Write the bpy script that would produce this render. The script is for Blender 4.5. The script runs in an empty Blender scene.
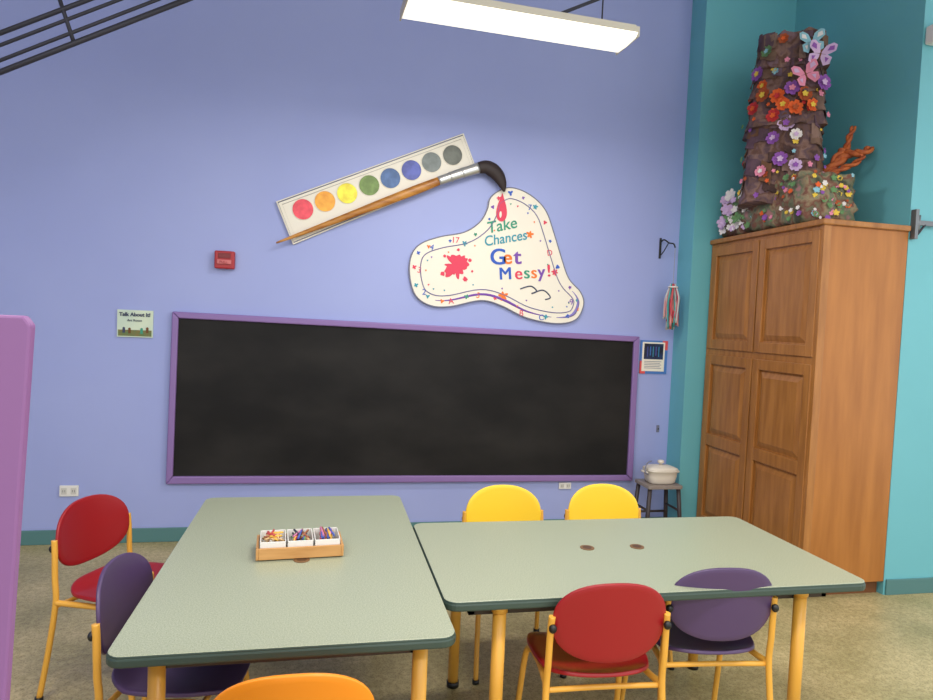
import bpy, bmesh, random
from math import *
from mathutils import Vector, Matrix, noise
random.seed(7)
S=bpy.context.scene
COL=S.collection
# ---------------------------------------------------------------- helpers
def lin(c):
    o=[]
    for v in c[:3]:
        v/=255.; o.append(v/12.92 if v<=.04045 else ((v+.055)/1.055)**2.4)
    return (*o,1)
def mat(name,c,rough=.5,metal=0,c2=None,scale=20,bump=0,bscale=None,detail=4,emis=0,stretch=None,lo=.35,hi=.65,spec=.5,coat=0):
    m=bpy.data.materials.new(name); m.use_nodes=True; nt=m.node_tree; N=nt.nodes; L=nt.links
    b=N['Principled BSDF']; b.inputs['Base Color'].default_value=lin(c); b.inputs['Roughness'].default_value=rough
    b.inputs['Metallic'].default_value=metal
    b.inputs['Specular IOR Level'].default_value=spec
    b.inputs['Coat Weight'].default_value=coat
    if emis:
        b.inputs['Emission Color'].default_value=lin(c); b.inputs['Emission Strength'].default_value=emis
    if c2 is not None or bump:
        tc=N.new('ShaderNodeTexCoord'); mp=N.new('ShaderNodeMapping'); L.new(tc.outputs['Object'],mp.inputs['Vector'])
        if stretch: mp.inputs['Scale'].default_value=stretch
    if c2 is not None:
        n=N.new('ShaderNodeTexNoise'); n.inputs['Scale'].default_value=scale; n.inputs['Detail'].default_value=detail
        L.new(mp.outputs[0],n.inputs['Vector'])
        r=N.new('ShaderNodeValToRGB'); r.color_ramp.elements[0].position=lo; r.color_ramp.elements[1].position=hi
        r.color_ramp.elements[0].color=lin(c); r.color_ramp.elements[1].color=lin(c2)
        L.new(n.outputs['Fac'],r.inputs[0]); L.new(r.outputs[0],b.inputs['Base Color'])
    if bump:
        n2=N.new('ShaderNodeTexNoise'); n2.inputs['Scale'].default_value=bscale or scale; n2.inputs['Detail'].default_value=3
        L.new(mp.outputs[0],n2.inputs['Vector'])
        bp=N.new('ShaderNodeBump'); bp.inputs['Strength'].default_value=bump; bp.inputs['Distance'].default_value=.01
        L.new(n2.outputs['Fac'],bp.inputs['Height']); L.new(bp.outputs[0],b.inputs['Normal'])
    return m
def empty(name,loc=(0,0,0),rz=0):
    e=bpy.data.objects.new(name,None); e.empty_display_size=.1; e.location=loc; e.rotation_euler=(0,0,rz); COL.objects.link(e); return e
def obj(name,bm,m,parent=None,smooth=False,loc=None):
    me=bpy.data.meshes.new(name); bm.normal_update(); bm.to_mesh(me); bm.free()
    ms=m if isinstance(m,(list,tuple)) else [m]
    for x in ms: me.materials.append(x)
    if smooth:
        for p in me.polygons: p.use_smooth=True
    o=bpy.data.objects.new(name,me); COL.objects.link(o)
    if parent: o.parent=parent
    if loc: o.location=loc
    return o
def bev(o,w=.005,seg=2):
    md=o.modifiers.new('bevel','BEVEL'); md.width=w; md.segments=seg; md.limit_method='ANGLE'; return o
def add_box(bm,x0,x1,y0,y1,z0,z1,mi=0,M=None):
    vs=[bm.verts.new((x,y,z)) for x in(x0,x1) for y in(y0,y1) for z in(z0,z1)]
    if M: 
        for v in vs: v.co=M@v.co
    for f in((0,1,3,2),(4,6,7,5),(0,4,5,1),(2,3,7,6),(0,2,6,4),(1,5,7,3)):
        fc=bm.faces.new([vs[i] for i in f]); fc.material_index=mi
def box(name,x0,x1,y0,y1,z0,z1,m,parent=None,b=0):
    bm=bmesh.new(); add_box(bm,x0,x1,y0,y1,z0,z1); bmesh.ops.recalc_face_normals(bm,faces=bm.faces)
    o=obj(name,bm,m,parent)
    if b: bev(o,b)
    return o
def catmull(pts,n=6,closed=False):
    P=[Vector(p) for p in pts]; out=[]; k=len(P)
    rng=k if closed else k-1
    for i in range(rng):
        if closed: a,b,c,d=P[(i-1)%k],P[i],P[(i+1)%k],P[(i+2)%k]
        else: a,b,c,d=P[max(i-1,0)],P[i],P[i+1],P[min(i+2,k-1)]
        for j in range(n):
            t=j/n
            out.append(.5*((2*b)+(c-a)*t+(2*a-5*b+4*c-d)*t*t+(3*b-a-3*c+d)*t**3))
    if not closed: out.append(P[-1])
    return out
def add_tube(bm,pts,r,seg=12,closed=False,cap=True,mi=0,flat=None):
    n=len(pts); rs=r if isinstance(r,(list,tuple)) else [r]*n
    rings=[]; nrm=None
    for i,p in enumerate(pts):
        a=pts[(i-1)%n] if (closed or i>0) else p; b=pts[(i+1)%n] if (closed or i<n-1) else p
        t=(Vector(b)-Vector(a)).normalized()
        if nrm is None:
            nrm=t.orthogonal().normalized()
        nrm=(nrm-t*nrm.dot(t)).normalized(); bn=t.cross(nrm)
        ring=[]
        for k in range(seg):
            an=2*pi*k/seg; d=(nrm*cos(an)+bn*sin(an))*rs[i]
            if flat: d.y*=flat
            ring.append(bm.verts.new(Vector(p)+d))
        rings.append(ring)
    for i in range(n if closed else n-1):
        A=rings[i];B=rings[(i+1)%n]
        for k in range(seg):
            f=bm.faces.new((A[k],A[(k+1)%seg],B[(k+1)%seg],B[k])); f.material_index=mi; f.smooth=True
    if cap and not closed:
        bm.faces.new(rings[0][::-1]).material_index=mi; bm.faces.new(rings[-1]).material_index=mi
def tube(name,pts,r,m,parent=None,n=6,seg=12,closed=False,flat=None,smoothpts=True):
    bm=bmesh.new(); pp=catmull(pts,n,closed) if smoothpts else [Vector(p) for p in pts]
    if isinstance(r,(list,tuple)):
        rr=[]; k=len(r)
        for i in range(len(pp)):
            t=i/(len(pp)-1)*(k-1); j=min(int(t),k-2); rr.append(r[j]+(r[j+1]-r[j])*(t-j))
        r=rr
    add_tube(bm,pp,r,seg,closed,flat=flat); bmesh.ops.recalc_face_normals(bm,faces=bm.faces)
    return obj(name,bm,m,parent)
def cyl(name,c,r,h,m,parent=None,axis='Z',seg=32,r2=None,b=0):
    bm=bmesh.new(); bmesh.ops.create_cone(bm,cap_ends=True,segments=seg,radius1=r,radius2=r if r2 is None else r2,depth=h)
    R={'Z':Matrix(),'Y':Matrix.Rotation(pi/2,4,'X'),'X':Matrix.Rotation(pi/2,4,'Y')}[axis]
    bm.transform(Matrix.Translation(c)@R); 
    for f in bm.faces: f.smooth=len(f.verts)==4
    o=obj(name,bm,m,parent)
    if b: bev(o,b)
    return o
def slab(name,outline,axis,a0,a1,m,parent=None,b=0,side=None):
    """extrude a closed outline; axis 'Y': outline in x,z from y=a0 (front) to a1 ; axis 'Z': outline in x,y"""
    bm=bmesh.new()
    mk=(lambda p,a:(p[0],a,p[1])) if axis=='Y' else (lambda p,a:(p[0],p[1],a))
    A=[bm.verts.new(mk(p,a0)) for p in outline]; B=[bm.verts.new(mk(p,a1)) for p in outline]
    n=len(A); bm.faces.new(A); bm.faces.new(B[::-1])
    for i in range(n):
        f=bm.faces.new((A[i],A[(i+1)%n],B[(i+1)%n],B[i])); 
        if side: f.material_index=1
    bmesh.ops.recalc_face_normals(bm,faces=bm.faces)
    o=obj(name,bm,[m,side] if side else m,parent)
    if b: bev(o,b)
    return o
def rrect(x0,x1,y0,y1,r,n=6):
    o=[]
    for cx,cy,a in((x1-r,y1-r,0),(x0+r,y1-r,90),(x0+r,y0+r,180),(x1-r,y0+r,270)):
        for k in range(n+1):
            t=radians(a+90*k/n); o.append((cx+r*cos(t),cy+r*sin(t)))
    return o
def text(body,x,z,size,m,parent,y,rot=0,ext=.002,align='LEFT',shear=0,bold=0,sx=1):
    cu=bpy.data.curves.new('t','FONT'); cu.body=body; cu.size=size; cu.extrude=ext; cu.align_x=align; cu.shear=shear; cu.offset=bold
    o=bpy.data.objects.new('t',cu); COL.objects.link(o); bpy.context.view_layer.update()
    me=bpy.data.meshes.new_from_object(o.evaluated_get(bpy.context.evaluated_depsgraph_get()))
    bpy.data.objects.remove(o); me.materials.clear(); me.materials.append(m)
    me.transform(Matrix.Translation((x,y,z))@Matrix.Rotation(-rot,4,'Y')@Matrix.Rotation(pi/2,4,'X')@Matrix.Diagonal((sx,1,1,1)))
    q=bpy.data.objects.new('lettering_'+''.join(c for c in body.lower() if c.isalnum())[:8],me); COL.objects.link(q); q.parent=parent
    return q
# ---------------------------------------------------------------- materials
D=4.7811
M_wall=mat('periwinkle_paint',(153,164,216),.5,c2=(158,169,219),scale=1.2,bump=.05,bscale=180)
M_teal=mat('teal_paint',(104,178,188),.5,c2=(108,182,192),scale=1.5,bump=.05,bscale=180)
M_base=mat('green_vinyl_trim',(80,124,124),.45)
M_ceil=mat('ceiling_paint',(222,222,226),.9)
M_sage=mat('sage_laminate',(144,153,128),.33,c2=(174,179,155),scale=260,detail=2,lo=.4,hi=.6)
M_edge=mat('dark_green_edge',(56,74,66),.45)
M_yel=mat('yellow_powdercoat',(226,168,66),.35)
M_under=mat('table_underside',(70,60,50),.8)
M_red=mat('red_plastic',(152,20,28),.38)
M_yelp=mat('yellow_plastic',(248,206,48),.38)
M_pur=mat('purple_plastic',(80,60,98),.38)
M_org=mat('orange_plastic',(238,142,24),.38)
M_blk=mat('black_plastic',(22,22,22),.4)
M_bristle=mat('bristle_dark_brown',(40,26,24),.6)
M_frame=mat('purple_frame',(136,108,166),.45)
M_panel=mat('purple_panel_paint',(134,90,142),.5)
M_wood=mat('maple_stain',(148,95,42),.38,c2=(178,120,60),scale=3.2,detail=8,stretch=(9,9,1),lo=.3,hi=.7,bump=.04,bscale=8)
M_wood2=mat('maple_side',(156,96,36),.4,c2=(178,115,50),scale=2.2,detail=8,stretch=(7,7,.8),lo=.3,hi=.7)
M_dark=mat('toe_kick_dark',(110,66,30),.7)
M_cream=mat('cream_board',(236,230,214),.55)
M_white=mat('white_plastic',(228,226,220),.4)
M_house=mat('lamp_housing_enamel',(206,200,184),.5)
M_grey=mat('grey_line',(120,122,140),.5)
M_steel=mat('steel',(190,190,188),.3,metal=.8)
M_dsteel=mat('dark_steel',(56,56,66),.5,metal=.3)
M_tan=mat('tan_wood',(190,138,78),.5,c2=(206,156,96),scale=6,stretch=(1,8,8))
M_handle=mat('brush_handle_wood',(150,92,30),.35,c2=(196,136,58),scale=5,stretch=(1,5,5))
M_lens=mat('lamp_lens',(255,252,242),.5,emis=.85)
M_string=mat('string',(150,150,150),.7)
# floor
M_floor=mat('stained_concrete',(172,159,120),.42,c2=(206,193,154),scale=38,detail=8,lo=.3,hi=.7,bump=.05,bscale=90)
nt=M_floor.node_tree; N=nt.nodes; L=nt.links; b=N['Principled BSDF']
old=b.inputs['Base Color'].links[0].from_socket
n=N.new('ShaderNodeTexNoise'); n.inputs['Scale'].default_value=2.5; n.inputs['Detail'].default_value=4
vo=N.new('ShaderNodeTexVoronoi'); vo.inputs['Scale'].default_value=110
tc=[q for q in N if q.type=='TEX_COORD'][0]; L.new(tc.outputs['Object'],n.inputs['Vector']); L.new(tc.outputs['Object'],vo.inputs['Vector'])
rp=N.new('ShaderNodeValToRGB'); rp.color_ramp.elements[0].color=lin((212,212,190)); rp.color_ramp.elements[1].color=lin((255,250,235)); rp.color_ramp.elements[0].position=.35; rp.color_ramp.elements[1].position=.65
L.new(n.outputs['Fac'],rp.inputs[0])
mx=N.new('ShaderNodeMixRGB'); mx.blend_type='MULTIPLY'; mx.inputs[0].default_value=1; L.new(old,mx.inputs[1]); L.new(rp.outputs[0],mx.inputs[2])
rv=N.new('ShaderNodeValToRGB'); rv.color_ramp.elements[0].color=lin((180,176,160)); rv.color_ramp.elements[1].color=lin((255,255,255)); rv.color_ramp.elements[0].position=.1; rv.color_ramp.elements[1].position=.5
L.new(vo.outputs['Distance'],rv.inputs[0])
mx2=N.new('ShaderNodeMixRGB'); mx2.blend_type='MULTIPLY'; mx2.inputs[0].default_value=.8; L.new(mx.outputs[0],mx2.inputs[1]); L.new(rv.outputs[0],mx2.inputs[2]); L.new(mx2.outputs[0],b.inputs['Base Color'])
M_chalk=mat('chalkboard_black',(20,19,19),.6,c2=(42,40,38),scale=1.8,detail=10,lo=.38,hi=.8,spec=.25,stretch=(1,1,1.8))
# ---------------------------------------------------------------- room
H=4.7
box('floor',-5,6.5,-3,D+.2,-.1,0,M_floor)
box('ceiling',-5,6.5,-3,D+.2,H,H+.1,M_ceil)
box('wall_back',-5,2.7145,D,D+.2,0,H,M_wall)
box('wall_alcove',2.7145,3.478,4.575,D+.2,0,H,M_teal)
box('wall_right',3.478,6.5,3.41,D+.2,0,H,M_teal)
box('wall_left',-5.1,-5,-3,D+.2,0,H,M_wall)
box('baseboard_back',-5,2.70,D-.012,D,0,.098,M_base,b=.004)
box('baseboard_corner',2.7025,2.7145,4.563,D,0,.098,M_base,b=.003)
box('baseboard_alcove',2.7025,2.86,4.563,4.575,0,.098,M_base,b=.003)
box('baseboard_right',3.49,6.5,3.398,3.41,0,.098,M_base,b=.003)
# ---------------------------------------------------------------- chalkboard
e=empty('chalkboard')
BO=[(-1.009,1.580),(2.409,1.540),(2.416,.398),(-1.024,.404)]
BI=[(-.968,1.536),(2.362,1.497),(2.367,.444),(-.980,.457)]
slab('slate',[( -1.0,1.55),(2.40,1.52),(2.405,.41),(-1.01,.41)],'Y',D-.015,D-.001,M_chalk,e)
bm=bmesh.new()
for i in range(4):
    j=(i+1)%4; q=[BO[i],BO[j],BI[j],BI[i]]
    A=[bm.verts.new((p[0],D-.035,p[1])) for p in q]; B=[bm.verts.new((p[0],D-.001,p[1])) for p in q]
    bm.faces.new(A);bm.faces.new(B[::-1])
    for k in range(4): bm.faces.new((A[k],A[(k+1)%4],B[(k+1)%4],B[k]))
bmesh.ops.recalc_face_normals(bm,faces=bm.faces)
bev(obj('frame',bm,M_frame,e),.008)
# ---------------------------------------------------------------- paint box sign
e=empty('paint_box_sign')
C=[(-.361,2.367),(.937,2.965),(1.046,2.714),(-.238,2.079)]
slab('board',C,'Y',D-.025,D-.001,M_cream,e,b=.004)
def inset(C,k):
    L1=(Vector(C[1])-Vector(C[0])).normalized(); U1=(Vector(C[0])-Vector(C[3])).normalized()
    s=[(1,-1),(-1,-1),(-1,1),(1,1)]
    return [tuple(Vector(p)+L1*k*a+U1*k*b) for p,(a,b) in zip(C,s)]
I=inset(C,.012); tube('border',[(p[0],D-.025,p[1]) for p in I],.004,M_grey,e,closed=True,smoothpts=False,seg=6)
I=inset(C,.034); tube('inner_border',[(p[0],D-.025,p[1]) for p in I],.0025,mat('border_inner',(190,185,175),.5),e,closed=True,smoothpts=False,seg=6)
dc=[(222,74,88),(236,156,56),(236,216,66),(108,134,72),(70,100,146),(78,88,160),(108,116,114),(92,96,88)]
dp=[(-.178,2.327),(-.030,2.394),(.120,2.462),(.272,2.531),(.419,2.594),(.567,2.664),(.710,2.734),(.862,2.799)]
for i,(c,p) in enumerate(zip(dc,dp)):
    c2=tuple(min(255,int(v*1.15+8)) for v in c)
    cyl('paint_pan_%d'%(i+1),(p[0],D-.026,p[1]),.070,.006,mat('pan_%d'%i,c,.5,c2=c2,scale=18),e,'Y',40,b=.002)
    tube('pan_rim_%d'%(i+1),[(p[0]+.073*cos(a*pi/12),D-.026,p[1]+.073*sin(a*pi/12)) for a in range(24)],.0025,M_cream,e,closed=True,smoothpts=False,seg=6)
# brush
e=empty('giant_paintbrush')
YB=D-.070
tube('handle',[(-.346,YB,2.079),(0,YB,2.238),(.45,YB,2.448),(.767,YB,2.598)],[.006,.014,.022,.03,.034,.030],M_handle,e,n=8,flat=.6)
tube('ferrule',[(.76,YB,2.595),(.9,YB,2.655),(1.05,YB,2.715)],[.032,.036,.040],M_steel,e,flat=.6)
for t in(.3,.6): tube('ferrule_ring',[(.76+t*.29-.004,YB,2.595+t*.12-.002),(.76+t*.29+.004,YB,2.595+t*.12+.002)],.039,M_steel,e,n=1,flat=.62)
tube('bristles',[(1.04,YB,2.712),(1.11,YB,2.725),(1.18,YB,2.69),(1.225,YB,2.63),(1.25,YB,2.56)],[.038,.048,.054,.048,.034,.006],M_bristle,e,n=6,flat=.55)
for i in range(3):
    tube('wall_standoff_%d'%(i+1),[(.0+.45*i,YB+.01,2.238+.207*i),(.0+.45*i,D-.027,2.238+.207*i)],.006,M_grey,e,smoothpts=False)
# palette sign
e=empty('paint_palette_sign')
PP=[(1.161,2.527),(1.272,2.602),(1.389,2.597),(1.509,2.540),(1.600,2.450),(1.664,2.305),(1.729,2.135),(1.802,1.965),(1.905,1.863),(1.935,1.765),(1.876,1.647),(1.716,1.609),(1.475,1.644),(1.275,1.726),(1.120,1.755),(.895,1.700),(.745,1.70),(.63,1.77),(.58,1.92),(.588,2.06),(.655,2.15),(.796,2.21),(.972,2.255),(1.085,2.337),(1.135,2.43)]
pc=[(p.x,p.y) for p in catmull([(a,b,0) for a,b in PP],5,True)]
slab('board',pc,'Y',D-.022,D-.001,M_cream,e)
def offs(pc,k):
    o=[];n=len(pc)
    for i in range(n):
        a=Vector(pc[(i-3)%n]);b=Vector(pc[(i+3)%n]);t=(b-a).normalized(); nn=Vector((t.y,-t.x)); o.append(tuple(Vector(pc[i])+nn*k))
    return o
YS=D-.0235
tube('outline',[(a,D-.022,b) for a,b in offs(pc,.004)],.0045,M_grey,e,closed=True,smoothpts=False,seg=6)
inn=offs(pc,.085)
tube('inner_line',[(a,YS,b) for a,b in inn],.0036,mat('ink_violet',(110,104,150),.6),e,closed=True,smoothpts=False,seg=6)
Mr=mat('ink_red',(222,60,90),.6);Mb=mat('ink_blue',(40,90,190),.6);Mg=mat('ink_green',(50,150,120),.6);Mo=mat('ink_orange',(236,120,40),.6);Mp=mat('ink_purple',(120,70,170),.6);Mt=mat('ink_teal',(50,150,170),.6);Mk=mat('ink_dark',(50,60,90),.6)
tube('lower_swoosh',[(a,YS,b) for a,b in offs(pc,.05)[56:80]],[.002,.010,.008,.002],Mp,e,smoothpts=False,seg=6,flat=.3)
tube('right_swoosh',[(a,YS,b) for a,b in offs(pc,.05)[38:56]],[.002,.010,.013,.002],mat('ink_lilac',(130,120,190),.6),e,smoothpts=False,seg=6,flat=.3)
def splat(name,x,z,r,m,k=7,amp=.35):
    o=[]
    for i in range(56):
        a=2*pi*i/56; rr=r*(1+amp*sin(k*a+x*9)+.12*sin(3*a)); o.append((x+rr*cos(a),z+rr*sin(a)))
    slab(name,o,'Y',YS-.002,YS+.002,m,e)
def blob(name,x,z,r,m,seed,n=90,arms=1.):
    o=[]
    for i in range(n):
        a=2*pi*i/n; q=noise.noise(Vector((cos(a)*1.9+seed,sin(a)*1.9,seed))); q2=noise.noise(Vector((cos(a)*4+seed,sin(a)*4,seed*2)))
        rr=r*(.85+arms*(.55*q+.55*q2)); o.append((x+rr*cos(a)*1.05,z+rr*sin(a)))
    slab(name,o,'Y',YS-.002,YS+.002,m,e)
blob('splat_pink',.925,2.0,.092,Mr,5.7,arms=.9)
for i,(dx,dz,rr) in enumerate(((.10,.05,.015),(-.09,.07,.012),(-.10,-.06,.018),(.07,-.09,.02),(.01,.12,.012),(.12,-.03,.01))): blob('splat_drop_%d'%i,.925+dx,2.0+dz,rr,Mr,i*2.1,24,.5)
splat('splat_small',1.685,2.0,.020,Mr,6)
splat('splat_b',1.29,1.80,.028,Mo,5); splat('splat_c',1.475,2.27,.022,Mo,5); splat('splat_d',.98,2.17,.016,Mt,5)
ms=[Mr,Mb,Mg,Mo,Mp,Mt]
ring=offs(pc,.045)
for i in range(2,len(ring),5):
    x,z=ring[i]; x+=random.uniform(-.012,.012); z+=random.uniform(-.012,.012)
    splat('doodle_%d'%i,x,z,random.uniform(.007,.016),random.choice(ms),random.choice([3,4,5]),.3)
for i,(x,z,m,ch) in enumerate(((.655,1.96,Mr,'3'),(.70,1.80,Mb,'2'),(.90,1.74,Mr,'A'),(1.10,1.80,Mo,'5'),(1.44,1.68,Mr,'B'),(1.60,1.65,Mb,'C'),(.74,2.13,Mb,'4'),(.90,2.19,Mr,'17'),(1.84,1.78,Mp,'9'),(1.25,2.50,Mr,'x'),(1.47,2.47,Mb,'7'),(1.64,2.14,Mr,'D'))):
    text(ch,x-.02,z-.02,.06,m,e,YS,rot=.2*(i%3-1))
for i in range(1,len(ring),5):
    x,z=offs(pc,.125)[i]; splat('speck_%d'%i,x,z,.0055,random.choice(ms),3,.2)
td=[]
for i in range(40):
    t=2*pi*i/40; td.append((1.248+.050*sin(t)*(.5-.5*cos(t))**.7*1.15,2.455+.105*cos(t)))
slab('paint_drip',td,'Y',YS-.003,YS+.001,Mr,e)
slab('drip_highlight',[(1.240+.009*sin(2*pi*i/16),2.40+.024*cos(2*pi*i/16)) for i in range(16)],'Y',YS-.005,YS-.002,M_cream,e)
text('Take',1.15,2.255,.118,Mg,e,YS,rot=.26,shear=.15,bold=.001)
text('Chances',1.13,2.160,.104,Mt,e,YS,rot=.22,shear=.15,bold=.001,sx=.94)
for ch,x,z,m,s in(('G',1.175,2.030,Mb,.165),('e',1.275,2.04,Mo,.145),('t',1.360,2.045,Mp,.16)):
    for k in(0,.004): text(ch,x+k,z,s,m,e,YS-k*.1,rot=.06,bold=.0015,sx=1.05)
for ch,x,z,m in(('M',1.25,1.920,Mb),('e',1.372,1.93,Mr),('s',1.442,1.94,Mg),('s',1.498,1.945,Mo),('y',1.552,1.955,Mp),('!',1.622,1.965,Mr)):
    for k in(0,.005): text(ch,x+k,z,.13,m,e,YS-k*.1,rot=.1)
tube('squiggle',[(1.42,YS,1.86),(1.5,YS,1.885),(1.55,YS,1.85),(1.51,YS,1.83),(1.6,YS,1.86),(1.66,YS,1.81),(1.62,YS,1.79)],.005,Mk,e,seg=6)
# ---------------------------------------------------------------- fire alarm
e=empty('wall_fire_alarm')
M_fa=mat('alarm_red',(166,28,36),.4)
box('housing',-.747,-.617,D-.05,D-.001,1.885,2.005,M_fa,e,b=.008)
box('handle',-.728,-.636,D-.062,D-.05,1.915,1.945,mat('alarm_pink',(206,110,110),.4),e,b=.004)
box('label_plate',-.722,-.642,D-.054,D-.049,1.955,1.99,mat('alarm_dark',(120,16,22),.4),e,b=.003)
text('PULL',-.712,1.921,.024,M_fa,e,D-.0635)
# posters
e=empty('story_poster')
box('sheet',-1.352,-1.131,D-.012,D-.001,1.397,1.578,mat('poster_pale',(196,214,196),.6,c2=(214,226,200),scale=6),e)
box('ground',-1.345,-1.138,D-.0135,D-.012,1.404,1.445,mat('poster_green',(92,120,70),.6,c2=(130,110,60),scale=30),e)
text('Talk About It!',-1.340,1.537,.034,Mk,e,D-.014,bold=.001)
text('Art Room',-1.29,1.502,.022,Mk,e,D-.014)
for i,(x,z,m) in enumerate(((-1.31,1.455,Mk),(-1.275,1.452,M_dark),(-1.20,1.452,Mg),(-1.165,1.458,M_dark))):
    cyl('figure_%d'%i,(x,D-.014,z),.008,.003,m,e,'Y',16); box('figure_body_%d'%i,x-.008,x+.008,D-.0145,D-.012,z-.03,z-.005,m,e)
e=empty('art_notice')
box('sheet_blue',2.432,2.665,D-.008,D-.001,1.25,1.513,mat('notice_blue',(70,120,190),.6),e)
box('sheet_red',2.432,2.48,D-.009,D-.002,1.25,1.35,mat('notice_red',(220,80,80),.6),e)
box('sheet_red_top',2.62,2.665,D-.009,D-.002,1.44,1.513,mat('notice_red2',(220,80,80),.6),e)
box('page',2.448,2.640,D-.011,D-.008,1.27,1.50,M_cream,e)
box('photo',2.462,2.626,D-.013,D-.011,1.365,1.488,mat('notice_photo',(16,20,40),.5,c2=(30,50,90),scale=20),e)
for i,c in enumerate(((70,80,150),(60,120,200),(60,150,170),(90,90,170),(50,140,180))): box('photo_streak_%d'%i,2.488+i*.024,2.494+i*.024,D-.0145,D-.0128,1.385+.01*(i%2),1.465,mat('st%d'%i,c,.6),e)
for i in range(5): box('text_line_%d'%i,2.468,2.615-.012*(i%2),D-.0125,D-.0108,1.345-.013*i,1.349-.013*i,M_grey,e)
# outlets
def outlet(x,z,w=.115,h=.073):
    e=empty('wall_outlet',(x,D,z))
    box('cover_plate',-w/2,w/2,-.012,-.001,-h/2,h/2,M_white,e,b=.003)
    for s in(-1,1):
        box('socket',s*w*.25-w*.15,s*w*.25+w*.15,-.015,-.011,-h*.3,h*.3,mat('socket_face',(205,203,196),.4),e,b=.002)
        for t in(-1,1): box('slot',s*w*.25+t*.006-.0012,s*w*.25+t*.006+.0012,-.0155,-.0145,-.008,.008,M_blk,e)
outlet(-1.625,.36); outlet(1.86,.36,.10,.05)
e=empty('wall_switch',(2.62,D,.812)); box('plate',-.012,.012,-.01,-.001,-.028,.028,M_grey,e,b=.003); box('toggle',-.003,.003,-.018,-.01,-.006,.006,M_blk,e)
# hanging streamers
e=empty('hanging_streamer_mobile')
hx=2.59; hy=D-.17
box('wall_plate',2.545,2.561,D-.012,D-.001,2.16,2.32,M_blk,e,b=.003)
tube('arm',[(2.553,D-.01,2.29),(2.556,D-.06,2.30),(2.565,D-.12,2.27),(2.58,D-.16,2.26),(hx,hy,2.23)],.006,M_blk,e)
tube('brace',[(2.553,D-.01,2.18),(2.56,D-.05,2.21),(2.57,D-.10,2.27)],.004,M_blk,e)
tube('string',[(hx,hy,2.24),(hx,hy,2.08),(hx,hy,1.94)],.002,M_string,e)
tube('ring',[(hx+.035*cos(a*pi/8),hy+.035*sin(a*pi/8),1.93) for a in range(16)],.005,M_white,e,closed=True,smoothpts=False)
sc=[(206,80,90),(220,150,150),(60,150,150),(196,60,90),(190,190,190),(90,150,120),(210,100,80)]
sm=[mat('ribbon_%d'%i,c,.6) for i,c in enumerate(sc)]
for i in range(60):
    a=random.random()*2*pi; r=.005+.046*random.random(); x=hx+r*cos(a); y=hy+r*sin(a); zb=random.uniform(1.60,1.72)
    tube('ribbon_%d'%i,[(x*.3+hx*.7,y*.3+hy*.7,1.955),(x,y,1.86),(x+random.uniform(-.012,.012),y,1.79),(x+random.uniform(-.012,.012),y,zb)],.007,sm[i%7],e,n=4,seg=6,flat=.5)
# ---------------------------------------------------------------- tables
def table(x0,x1,y0,y1,legs,holes):
    e=empty('activity_table')
    slab('top',rrect(x0,x1,y0,y1,.045),'Z',.672,.70,M_sage,e,b=.004,side=M_edge)
    slab('edge_band',rrect(x0-.003,x1+.003,y0-.003,y1+.003,.048),'Z',.668,.694,M_edge,e,b=.006)
    i=.10
    bm=bmesh.new()
    for a in((x0+i,x1-i,y0+i,y0+i+.02),(x0+i,x1-i,y1-i-.02,y1-i),(x0+i,x0+i+.02,y0+i,y1-i),(x1-i-.02,x1-i,y0+i,y1-i)): add_box(bm,a[0],a[1],a[2],a[3],.61,.668)
    obj('apron',bm,M_under,e)
    for k,(x,y) in enumerate(legs):
        cyl('leg_%d'%(k+1),(x,y,.342),.023,.654,M_yel,e); cyl('foot_%d'%(k+1),(x,y,.012),.027,.024,M_blk,e)
        cyl('leg_collar_%d'%(k+1),(x,y,.650),.027,.035,M_yel,e)
    for k,(x,y) in enumerate(holes):
        cyl('grommet_%d'%(k+1),(x,y,.7012),.029,.003,mat('grommet_brown',(120,88,56),.5),e)
        cyl('grommet_slot_%d'%(k+1),(x,y,.703),.018,.001,mat('grommet_dark',(84,58,36),.5),e)
    return e
table(-.528,.400,1.797,3.315,[(-.42,1.90),(.31,1.90),(-.41,3.18),(.31,3.18)],[(-.055,2.442)])
table(.406,2.006,2.022,2.850,[(.605,2.09),(1.775,2.10),(.60,2.76),(1.765,2.76)],[(1.073,2.473),(1.29,2.467)])
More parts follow.
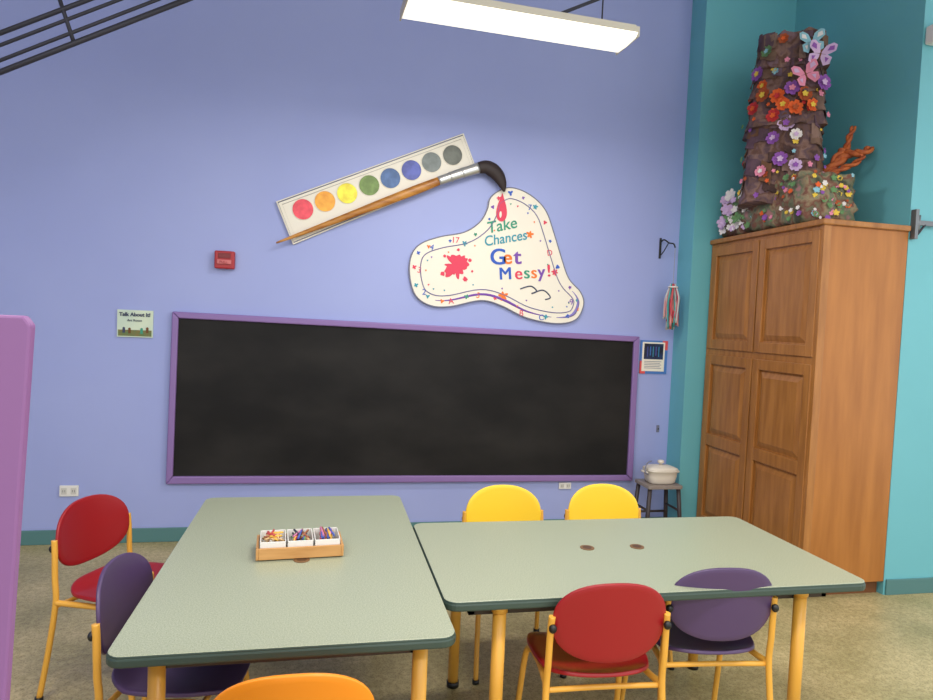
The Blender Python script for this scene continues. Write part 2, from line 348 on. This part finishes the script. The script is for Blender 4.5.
# ---------------------------------------------------------------- chairs
def disc(fn,rings=7,seg=40):
    bm=bmesh.new(); c=bm.verts.new(fn(0,0)); prev=None
    for i in range(1,rings+1):
        r=i/rings; ring=[bm.verts.new(fn(r,2*pi*k/seg)) for k in range(seg)]
        for k in range(seg):
            k2=(k+1)%seg
            if prev: bm.faces.new((prev[k],ring[k],ring[k2],prev[k2]))
            else: bm.faces.new((c,ring[k],ring[k2]))
        prev=ring
    return bm
def sgnpow(v,e): return (abs(v)**e)*(1 if v>=0 else -1)
def chair(x,y,rot,m,name='plastic_chair'):
    e=empty(name,(x,y,0),radians(rot))
    W=.196; hz=.137; zc=.640
    def back(r,a):
        X=W*r*sgnpow(cos(a),.86); Z=hz*r*sgnpow(sin(a),.88 if sin(a)>0 else .76)
        return (X,-.225-.09*Z+1.0*X*X,zc+Z)
    o=obj('backrest',disc(back),m,e,smooth=True); s=o.modifiers.new('s','SOLIDIFY'); s.thickness=.012; s.offset=0
    b=o.modifiers.new('b','BEVEL'); b.width=.004; b.segments=2; b.limit_method='ANGLE'; b.angle_limit=radians(50)
    def seat(r,a):
        cx=sgnpow(cos(a),.72); cy=sgnpow(sin(a),.72); X=.205*r*cx*(1+.05*cy*r); Y=.20*r*cy
        z=.425+.10*X*X*4-.9*max(0,Y-.10)**2*3+.35*max(0,-Y-.12)
        z-= .012*(1-r*r)
        return (X,Y,z)
    o=obj('seat',disc(seat,8,48),m,e,smooth=True); s=o.modifiers.new('s','SOLIDIFY'); s.thickness=.014; s.offset=0
    b=o.modifiers.new('b','BEVEL'); b.width=.004; b.segments=2; b.limit_method='ANGLE'; b.angle_limit=radians(50)
    for s_,nm in((-1,'left'),(1,'right')):
        tube('rear_leg_'+nm,[(s_*.220,-.235,.012),(s_*.210,-.205,.20),(s_*.203,-.18,.40),(s_*.202,-.186,.50),(s_*.201,-.19,.60),(s_*.199,-.195,.655)],.0115,M_yel,e)
        tube('front_leg_'+nm,[(s_*.205,.20,.012),(s_*.198,.165,.20),(s_*.19,.135,.36),(s_*.18,.10,.400),(s_*.178,0,.402),(s_*.19,-.12,.402),(s_*.203,-.178,.405)],.0115,M_yel,e)
        cyl('rear_glide_'+nm,(s_*.220,-.236,.009),.0155,.018,M_blk,e,seg=20); cyl('front_glide_'+nm,(s_*.205,.201,.009),.0155,.018,M_blk,e,seg=20)
        bm=bmesh.new(); bmesh.ops.create_uvsphere(bm,u_segments=16,v_segments=10,radius=.015); bm.transform(Matrix.Translation((s_*.198,-.205,.618))@Matrix.Diagonal((.9,.8,1,1)))
        obj('knuckle_'+nm,bm,M_blk,e,smooth=True)
    tube('rear_cross_rail',[(-.202,-.17,.395),(0,-.16,.392),(.202,-.17,.395)],.0095,M_yel,e)
    tube('front_cross_rail',[(-.186,.11,.39),(0,.115,.388),(.186,.11,.39)],.0095,M_yel,e)
    return e
chair(-.765,2.965,-116,M_red)
chair(-.415,2.265,-98,M_pur)
chair(.910,2.965,180,M_yelp)
chair(1.450,2.965,180,M_yelp)
chair(.962,2.170,-3,M_red)
chair(1.442,2.258,-6,M_pur)
chair(-.045,1.75,0,M_org)
# ---------------------------------------------------------------- pencil tray
e=empty('art_supply_caddy',(-.066,2.53,.7045),.07); e.scale=(.95,.97,1)
bm=bmesh.new()
add_box(bm,-.155,.155,-.075,.075,0,.008); add_box(bm,-.155,.155,-.085,-.075,0,.042); add_box(bm,-.155,.155,.075,.085,0,.042); add_box(bm,-.165,-.155,-.085,.085,0,.042); add_box(bm,.155,.165,-.085,.085,0,.042)
bev(obj('wood_tray',bm,M_tan,e),.002)
pcs=[(206,170,120),(190,70,70),(70,90,170),(90,150,90),(230,180,70),(150,90,60),(60,60,70),(200,120,160)]
pm=[mat('pencil_%d'%i,c,.5) for i,c in enumerate(pcs)]
for k in range(3):
    cx=-.103+k*.103
    bm=bmesh.new()
    add_box(bm,cx-.046,cx+.046,-.068,.068,.008,.012); add_box(bm,cx-.049,cx+.049,-.072,-.068,.008,.062); add_box(bm,cx-.049,cx+.049,.068,.072,.008,.062); add_box(bm,cx-.049,cx-.045,-.072,.072,.008,.062); add_box(bm,cx+.045,cx+.049,-.072,.072,.008,.062)
    bev(obj('white_bin_%d'%(k+1),bm,M_white,e),.0015)
    for j in range(48):
        px=cx+random.uniform(-.02,.02); py=random.uniform(-.03,.03); pz=random.uniform(.038,.072)
        if k==0: a=random.uniform(0,pi)
        else: a=random.uniform(1.2,1.9) if k==2 else random.uniform(.6,2.2)
        l=.026 if k==0 else .05
        dx,dy=min(.026,l)*cos(a),l*sin(a)
        if k: py*=.5
        m=random.choice(pm if k else [pm[0],pm[0],pm[1],pm[5],pm[4],M_white])
        tube('crayon_%d_%d'%(k,j),[(px-dx,py-dy,pz-random.uniform(-.006,.006)),(px+dx*.85,py+dy*.85,pz),(px+dx,py+dy,pz)],[.0042,.0042,.0012],m,e,n=1,seg=6,smoothpts=True)
# ---------------------------------------------------------------- stool + pot
e=empty('side_stool',(2.50,4.50,0))
M_st=mat('stool_top_grey',(128,116,110),.5,c2=(150,140,132),scale=9); M_sl=mat('stool_leg_dark',(58,50,52),.5)
slab('top',rrect(-.14,.14,-.12,.12,.02),'Z',.425,.45,M_st,e,b=.004)
for i,(sx,sy) in enumerate(((-1,-1),(1,-1),(-1,1),(1,1))):
    tube('leg_%d'%(i+1),[(sx*.115,sy*.09,.425),(sx*.145,sy*.115,.005)],.016,M_sl,e,n=1,smoothpts=False)
for sy in(-1,1): tube('stretcher',[(-.13,sy*.1,.2),(.13,sy*.1,.2)],.009,M_sl,e,smoothpts=False)
for sx in(-1,1): tube('side_stretcher',[(sx*.125,-.1,.26),(sx*.125,.1,.26)],.009,M_sl,e,smoothpts=False)
e=empty('cream_crock_pot',(2.51,4.50,.451))
M_pot=mat('cream_enamel',(224,216,202),.35)
def lathe(bm,prof,sx=1,sy=1,seg=48,n=3.4):
    def se(t):
        c,s=cos(t),sin(t); q=(abs(c)**n+abs(s)**n)**(-1/n); return c*q*sx,s*q*sy
    rings=[]
    for r,z in prof:
        rings.append([bm.verts.new((r*se(2*pi*k/seg)[0],r*se(2*pi*k/seg)[1],z)) for k in range(seg)])
    for A,B in zip(rings,rings[1:]):
        for k in range(seg): bm.faces.new((A[k],A[(k+1)%seg],B[(k+1)%seg],B[k]))
    bm.faces.new(rings[0][::-1]); bm.faces.new(rings[-1])
bm=bmesh.new(); lathe(bm,[(.095,.0),(.105,.01),(.115,.05),(.120,.09),(.127,.093),(.127,.103)],1,.72); obj('body',bm,M_pot,e,smooth=True)
bm=bmesh.new(); lathe(bm,[(.125,.103),(.122,.112),(.09,.124),(.04,.132),(.005,.134)],1,.72); obj('lid',bm,M_pot,e,smooth=True)
bm=bmesh.new(); lathe(bm,[(.01,.13),(.01,.144),(.024,.148),(.024,.166),(.012,.17)],n=2); obj('lid_knob',bm,M_pot,e,smooth=True)
for s_ in(-1,1): tube('handle',[(s_*.115,-.03,.08),(s_*.142,-.02,.085),(s_*.142,.02,.085),(s_*.115,.03,.08)],.007,M_pot,e)
tube('bail_handle',[(-.12,-.04,.07),(-.15,-.05,.09),(-.135,-.04,.15),(-.09,-.02,.165)],.005,M_grey,e)
# ---------------------------------------------------------------- cabinet
e=empty('wardrobe_cabinet')
X0,X1,Y0,Y1,ZT=2.871,3.468,3.400,4.566,2.30
box('carcass',X0+.022,X1,Y0+.004,Y1,.09,ZT-.03,M_wood2,e)
box('side_front_edge',X0,X0+.05,Y0,Y0+.035,.09,ZT-.03,M_wood,e,b=.003)
box('far_stile',X0+.003,X0+.03,Y1-.03,Y1,.09,ZT-.03,M_wood,e,b=.002)
box('mid_rail',X0+.006,X0+.03,Y0+.03,Y1-.02,1.42,1.48,M_wood,e)
box('top_rail',X0+.006,X0+.03,Y0+.03,Y1-.02,2.235,ZT-.03,M_wood,e)
box('bottom_rail',X0+.006,X0+.03,Y0+.03,Y1-.02,.09,.14,M_wood,e)
box('crown',X0-.02,X1,Y0-.018,Y1,ZT-.035,ZT,M_wood,e,b=.008)
box('plinth',X0+.07,X1,Y0+.05,Y1,0,.09,M_dark,e)
def door(k,y0,y1,z0,z1,panels):
    xf=X0-.006; xb=X0+.014; st=.062
    bm=bmesh.new(); add_box(bm,xf,xb,y0,y0+st,z0,z1); add_box(bm,xf,xb,y1-st,y1,z0,z1)
    zs=[z0]+[v for p in panels for v in p]+[z1]
    for i in range(0,len(zs),2): add_box(bm,xf,xb,y0+st,y1-st,zs[i],zs[i+1])
    bev(obj('door_%d_frame'%k,bm,M_wood,e),.004)
    for i,(a,b) in enumerate(panels):
        bm=bmesh.new(); O=[(y0+st,a),(y1-st,a),(y1-st,b),(y0+st,b)]; g=.012; q=.05
        def R(d,x): return [bm.verts.new((x,y+(d if y<(y0+y1)/2 else -d),z+(d if z<(a+b)/2 else -d))) for y,z in O]
        r0=R(0,xb-.002); r1=R(g,xb-.001); r2=R(q,xf+.003); 
        for A,B in((r0,r1),(r1,r2)):
            for j in range(4): bm.faces.new((A[j],A[(j+1)%4],B[(j+1)%4],B[j]))
        bm.faces.new(r2); bmesh.ops.recalc_face_normals(bm,faces=bm.faces)
        obj('door_%d_panel_%d'%(k,i+1),bm,M_wood,e)
for k,(a,b) in enumerate(((Y0+.03,3.983),(3.997,Y1-.02))):
    door(k*2+1,a,b,1.475,2.24,[(1.545,2.17)])
    door(k*2+2,a,b,.13,1.43,[(.20,.745),(.83,1.36)])
# ---------------------------------------------------------------- sculpture
e=empty('tree_stump_sculpture')
def multi(name,cols,scale,bscale):
    m=mat(name,cols[0],.8,c2=cols[-1],scale=scale,detail=6,bump=.6,bscale=bscale,lo=.34,hi=.66)
    r=[q for q in m.node_tree.nodes if q.type=='VALTORGB'][0].color_ramp
    k=len(cols)
    for i,c in enumerate(cols[1:-1]):
        el=r.elements.new(.34+.32*(i+1)/(k-1)); el.color=lin(c)
    return m
M_bark=multi('cardboard_bark',[(66,46,44),(104,76,66),(88,66,74),(128,98,88),(92,62,50),(118,92,100)],7,26)
M_rock=multi('papier_mache_base',[(64,66,50),(108,110,84),(114,68,56),(142,126,98),(96,114,88),(160,116,114)],8,24)
def boxr(a,w,n=5): return w*(abs(cos(a))**n+abs(sin(a))**n)**(-1/n)
cx,cy,A0=3.045,4.05,radians(233)
# stacked, slightly twisted cardboard tiers
tiers=[(2.50,2.80,.236,.222,0,0,.05),(2.77,3.03,.222,.206,.012,0,-.07),(3.00,3.24,.226,.206,-.006,0,.08),(3.21,3.42,.214,.196,.008,0,-.06),(3.39,3.60,.206,.196,.01,.0,.07)]
def tierpt(T,a,t,d=0):
    z0,z1,w0,w1,dx,dy,tw=T; z=z0+(z1-z0)*t; w=w0+(w1-w0)*t
    s=a-A0-tw
    r=boxr(s,w,11)+.010*noise.noise(Vector((cos(a)*2.5,sin(a)*2.5,z*5)))+.010*noise.noise(Vector((cos(a)*8,sin(a)*8,z*14)))+d
    r+=.014*(1-t)**6*(1+sin(9*a))
    return Vector((cx+dx+r*cos(a),cy+dy+r*sin(a),z))
SG=88
for ti,T in enumerate(tiers):
    bm=bmesh.new(); rings=[]
    for i in range(15):
        t=i/14; ring=[]
        for k in range(SG):
            a=2*pi*k/SG; p=tierpt(T,a,t)
            if i==0: p.z-=.02+.03*noise.noise(Vector((a*3,ti,0)))
            if i==14 and ti==4: p.z+=.04*noise.noise(Vector((cos(a)*4,sin(a)*4,5)))
            ring.append(bm.verts.new(p))
        rings.append(ring)
    for A,B in zip(rings,rings[1:]):
        for k in range(SG): bm.faces.new((A[k],A[(k+1)%SG],B[(k+1)%SG],B[k]))
    bm.faces.new(rings[-1]); bm.faces.new(rings[0][::-1]); bmesh.ops.recalc_face_normals(bm,faces=bm.faces)
    obj('tier_%d'%(ti+1),bm,M_bark,e,smooth=False)
# torn cardboard panels pasted on the tiers
pmx=[mat('cardboard_panel_%d'%i,c,.85,c2=tuple(int(v*.75) for v in c),scale=9,bump=.4,bscale=30) for i,c in enumerate(((120,92,76),(96,70,84),(136,108,96),(84,58,54),(112,88,104),(124,84,58)))]
for i in range(60):
    ti=i%5; T=tiers[ti]; a0=A0+random.uniform(-1.25,1.25); t0=random.uniform(.05,.8); da=random.uniform(.16,.38); dt=random.uniform(.2,.5)
    bm=bmesh.new(); g=[]; sk=random.uniform(-.15,.15); dd=random.uniform(.003,.012)
    for u in range(5):
        row=[]
        for v in range(4):
            aa=a0+da*(u/4-.5)+random.uniform(-.012,.012); tt=min(1.02,max(-.05,t0+dt*(v/3)+sk*(u/4-.5)+random.uniform(-.03,.03)))
            row.append(bm.verts.new(tierpt(T,aa,tt,dd+.006*(v==0))))
        g.append(row)
    for u in range(4):
        for v in range(3): bm.faces.new((g[u][v],g[u+1][v],g[u+1][v+1],g[u][v+1]))
    o=obj('cardboard_scrap_%d'%i,bm,random.choice(pmx),e); s=o.modifiers.new('s','SOLIDIFY'); s.thickness=.004; s.offset=1
# base blocks
bm=bmesh.new()
for (x,y,z,sx,sy,sz) in((3.00,4.34,2.46,.12,.18,.15),(3.00,4.05,2.47,.13,.20,.16),(3.02,3.76,2.46,.14,.18,.155),(3.14,3.76,2.47,.12,.18,.165),(3.20,4.05,2.50,.15,.24,.18),(3.20,4.30,2.46,.15,.18,.16),(3.08,3.93,2.55,.15,.22,.12),(2.99,4.41,2.44,.09,.11,.13)):
    t=bmesh.new(); bmesh.ops.create_icosphere(t,subdivisions=4,radius=1)
    for v in t.verts:
        c=v.co; m_=max(abs(c.x),abs(c.y),abs(c.z)); c=c.lerp(c/m_,.75)
        n_=1+.15*noise.noise(c*2.4+Vector((x*7,y*5,z)))+.09*noise.noise(c*7)
        v.co=Vector((min(3.44,x+c.x*sx*n_),min(4.55,y+c.y*sy*n_),max(2.302,z+c.z*sz*n_)))
    me=bpy.data.meshes.new('tmp'); t.to_mesh(me); t.free(); bm.from_mesh(me); bpy.data.meshes.remove(me)
obj('rocky_base',bm,M_rock,e,smooth=True)
def flower(bm,c,nrm,size,petals):
    nrm=Vector(nrm).normalized(); u=nrm.orthogonal().normalized(); v=nrm.cross(u); c=Vector(c)
    for k in range(petals):
        a=2*pi*k/petals+random.random()*.3; d=u*cos(a)+v*sin(a); s=d.cross(nrm)
        pts=[c, c+d*size*.45+s*size*.40+nrm*size*.18, c+d*size*.90+s*size*.30+nrm*size*.28, c+d*size*1.0-s*size*.2+nrm*size*.28, c+d*size*.45-s*size*.40+nrm*size*.18]
        for p in pts: p.z=max(p.z,2.303)
        vs=[bm.verts.new(p) for p in pts]; mid=bm.verts.new(c+d*size*.6+nrm*size*.08)
        for j in range(5): bm.faces.new((vs[j],vs[(j+1)%5],mid))
fl={'purple':(142,84,168),'lilac':(206,176,212),'pink':(226,140,166),'orange':(222,96,40),'white':(228,222,218),'red':(190,46,50),'yellow':(222,190,70),'leaf':(100,140,90),'teal':(140,190,204),'rust':(170,80,40)}
fb={k:bmesh.new() for k in fl}
def on_t(ti,a,t,size,col,pet=6,center=None):
    p=tierpt(tiers[ti],a,t,.022); n_=(cos(a),sin(a),.1)
    flower(fb[col],p,n_,size,pet)
    if center: flower(fb[center],p+Vector(n_)*size*.25,n_,size*.42,5)
def butterfly(p,n_,s,roll,col,spot):
    n_=Vector(n_).normalized(); side=n_.cross(Vector((0,0,1))).normalized(); up=side.cross(n_)
    def loc(x,y,d=0):
        X=x*cos(roll)-y*sin(roll); Y=x*sin(roll)+y*cos(roll); return p+side*X*s+up*Y*s+n_*(.015+abs(x)*s*.35+d)
    for sg in(-1,1):
        for sh,cc,dd in(([(0,.1),(.25,.75),(.7,1.0),(1,.85),(1.0,.35),(.5,.0)],col,0),([(0,.05),(.5,.0),(.85,-.2),(.8,-.75),(.4,-.9),(.1,-.35)],col,0),([(.4,.3),(.5,.68),(.8,.75),(.85,.4)],spot,.004),([(.35,-.2),(.65,-.3),(.5,-.65)],spot,.004)):
            vs=[fb[cc].verts.new(loc(sg*x,y,dd)) for x,y in sh]; fb[cc].faces.new(vs)
    tube('butterfly_body',[loc(0,.45),loc(0,0),loc(0,-.5)],[s*.04,s*.07,s*.03],M_dark,e,n=2,seg=8)
ca=radians(233)
for ti,a,t,s,c,sp in((4,ca+.50,.50,.075,'teal','white'),(3,ca+.66,.95,.080,'lilac','purple'),(3,ca+.38,.35,.078,'pink','lilac')):
    butterfly(tierpt(tiers[ti],a,t,.03),(cos(ca+.2),sin(ca+.2),.05),s,random.uniform(-.5,.5),c,sp)
for ti,a,t,s,c,ce in((3,ca-.72,.6,.05,'purple','yellow'),(3,ca-.6,.2,.04,'orange','yellow'),(3,ca+.1,.0,.05,'purple','pink'),(2,ca-.2,.7,.050,'orange','red'),(2,ca-.05,.45,.045,'orange','yellow'),(2,ca-.65,.4,.045,'red','orange'),(2,ca-.5,.75,.05,'rust','yellow'),(2,ca+.25,.35,.05,'orange','rust'),(2,ca+.45,.7,.05,'rust','yellow'),(2,ca+.62,.4,.045,'orange','yellow'),(1,ca+.0,.85,.055,'lilac','purple'),(1,ca+.25,.55,.04,'white','lilac'),(1,ca-.3,.5,.045,'purple','lilac'),(0,ca-.05,.85,.05,'purple','lilac'),(0,ca+.3,.7,.045,'lilac','purple'),(0,ca-.45,.6,.04,'pink','white'),(3,ca+.72,.1,.055,'purple','lilac'),(4,ca-.55,.4,.04,'leaf','teal'),(4,ca-.2,.75,.035,'rust','orange'),(2,ca-.25,.15,.045,'red','orange')):
    on_t(ti,a,t,s,c,7,ce)
for i in range(48):
    on_t(random.randrange(4),ca+random.uniform(-1.2,1.2),random.random(),random.uniform(.010,.024),random.choice(['orange','red','yellow','leaf','pink','purple','teal','rust']),5)
for i in range(130):
    y=random.uniform(3.62,4.46); z=random.uniform(2.34,2.62)
    if random.random()<.65: P=(2.862+.03*random.random(),y,z); nn=(-1,-.3,.2)
    else: P=(random.uniform(2.92,3.2),3.572+.02*random.random(),z); nn=(-.2,-1,.2)
    big=y>4.1 and P[0]<2.9
    flower(fb[random.choice(['lilac','white','lilac','leaf','white'] if big else ['leaf','leaf','teal','yellow','orange','pink','white','purple','rust'])],P,nn,random.uniform(.024,.050) if big else random.uniform(.009,.024),random.choice([5,6]))
for k,b_ in fb.items(): obj('flowers_'+k,b_,mat('felt_'+k,fl[k],.8),e)
M_br=mat('orange_branch',(200,108,52),.7,c2=(160,74,40),scale=30)
def twist(name,pts,r):
    pp=catmull(pts,10)
    for ph in(0,pi):
        q=[]
        for i,p in enumerate(pp):
            a=i*.40+ph; q.append(p+Vector((cos(a)*r*.5,sin(a)*r*.4,sin(a)*r*.5)))
        tube(name,q,[r*.75,r*.7,r*.45],M_br,e,smoothpts=False,seg=8)
twist('branch_1',[(3.21,3.86,2.67),(3.29,3.82,2.76),(3.35,3.80,2.82),(3.38,3.72,2.81),(3.43,3.70,2.84)],.028)
twist('branch_2',[(3.26,3.84,2.74),(3.31,3.83,2.83),(3.35,3.82,2.86),(3.35,3.80,2.93),(3.38,3.80,3.00)],.020)
twist('branch_3',[(3.21,3.82,2.66),(3.29,3.78,2.71),(3.34,3.72,2.74),(3.36,3.68,2.78)],.018)
# ---------------------------------------------------------------- wall bracket + device
e=empty('wall_hinge_bracket')
M_gm=mat('grey_metal',(120,124,128),.4,metal=.6)
box('plate',3.482,3.505,3.37,3.409,2.22,2.40,M_gm,e,b=.002)
box('arm',3.50,3.66,3.375,3.39,2.305,2.335,M_gm,e,b=.002)
cyl('pin',(3.512,3.385,2.32),.014,.09,M_gm,e)
tube('strut',[(3.51,3.38,2.25),(3.56,3.38,2.31)],.007,M_dsteel,e,smoothpts=False)
e=empty('wall_speaker')
box('body',3.487,3.62,3.33,3.409,3.39,3.50,M_white,e,b=.012); box('grille',3.52,3.60,3.325,3.332,3.405,3.485,M_grey,e)
# ---------------------------------------------------------------- fluorescent lamps
def lamp(x,y,z,yaw=0,conduit=False):
    e=empty('fluorescent_light_fixture',(x,y,z),yaw)
    w=.122; l=.60
    bm=bmesh.new(); prof=[(-w,.045),(-w,.022),(-w*.8,.004),(0,-.002),(w*.8,.004),(w,.022),(w,.045)]
    A=[bm.verts.new((-l,p[0],p[1])) for p in prof]; B=[bm.verts.new((l,p[0],p[1])) for p in prof]
    for i in range(len(prof)-1): bm.faces.new((A[i],A[i+1],B[i+1],B[i]))
    bm.faces.new(A); bm.faces.new(B[::-1]); bm.faces.new((A[0],B[0],B[-1],A[-1])); bmesh.ops.recalc_face_normals(bm,faces=bm.faces)
    obj('lens',bm,M_lens,e)
    box('housing',-l-.004,l+.004,-.10,.10,.046,.075,M_house,e,b=.006)
    for s in(-1,1):
        box('side_rail',-l-.004,l+.004,s*(w+.003)-.003,s*(w+.003)+.003,.026,.052,M_house,e)
        box('end_cap',s*(l+.004)-.004,s*(l+.004)+.004,-w-.005,w+.005,.002,.054,M_house,e,b=.002)
        tube('cable',[(s*.45,0,.07),(s*.45,0,H-z)],.004,M_dsteel,e,smoothpts=False)
    if conduit: tube('conduit',[(.0,.06,.09),(.25,.10,.16),(1.3,.25,.75)],.009,M_dsteel,e,smoothpts=False)
lamp(.93,3.33,3.110,.04,True)
for (x,y) in((-1.4,1.2),(1.0,1.0),(3.4,1.0),(-1.4,-1.2),(1.6,-1.2)): lamp(x,y,3.3)
# ---------------------------------------------------------------- overhead truss (upper left)
e=empty('overhead_steel_rack')
sl=.555
for z0,r in((2.935,.012),(2.875,.009),(2.80,.009),(2.742,.014)):
    tube('rail',[(-2.6,3.78,z0-sl*.964),(-.2,3.78,z0+sl*1.436)],r,M_dsteel,e,smoothpts=False)
for x in(-2.1,-1.30,-.7): tube('crossbar',[(x,3.78,2.742+sl*(x+1.636)),(x-.10,3.78,2.742+sl*(x+1.636)+.30)],.010,M_dsteel,e,smoothpts=False)
for x in(-2.3,-.3): tube('hanger',[(x,3.78,2.742+sl*(x+1.636)),(x,3.78,H)],.008,M_dsteel,e,smoothpts=False)
# ---------------------------------------------------------------- purple partition
e=empty('purple_partition')
slab('panel',[(-.388,0),(-.313,1.575),(-.320,1.585),(-.95,1.585),(-.95,0)],'Y',.80,.815,M_panel,e,b=.003)
# ---------------------------------------------------------------- lights
def area(x,y,z,sx,sy,E,col=(1,.95,.89)):
    l=bpy.data.lights.new('lamp_light','AREA'); l.shape='RECTANGLE'; l.size=sx; l.size_y=sy; l.energy=E; l.color=col
    o=bpy.data.objects.new('lamp_light',l); o.location=(x,y,z); COL.objects.link(o); return o
area(.93,3.33,3.10,1.15,.2,30)
for (x,y) in((-1.4,1.2),(1.0,1.0),(3.4,1.0),(-1.4,-1.2),(1.6,-1.2)): area(x,y,3.28,1.2,.3,40)
w=bpy.data.worlds.new('world'); S.world=w; w.use_nodes=True
w.node_tree.nodes['Background'].inputs[0].default_value=(.95,.97,1,1); w.node_tree.nodes['Background'].inputs[1].default_value=1.5
# ---------------------------------------------------------------- camera
f,yaw,p,rr=658.1132,.2129,.0435,.0438
F=Vector((sin(yaw)*cos(p),cos(yaw)*cos(p),-sin(p))); R=Vector((cos(yaw),-sin(yaw),0)); U=R.cross(F)
Rc=cos(rr)*R+sin(rr)*U; Uc=-sin(rr)*R+cos(rr)*U
cam=bpy.data.cameras.new('camera'); cam.sensor_width=36; cam.lens=f/933*36; cam.clip_start=.05
co=bpy.data.objects.new('camera',cam); COL.objects.link(co)
m4=Matrix((Rc,Uc,-F)).transposed().to_4x4(); m4.translation=Vector((0,0,1.6)); co.matrix_world=m4
S.camera=co
S.view_settings.view_transform='Standard'
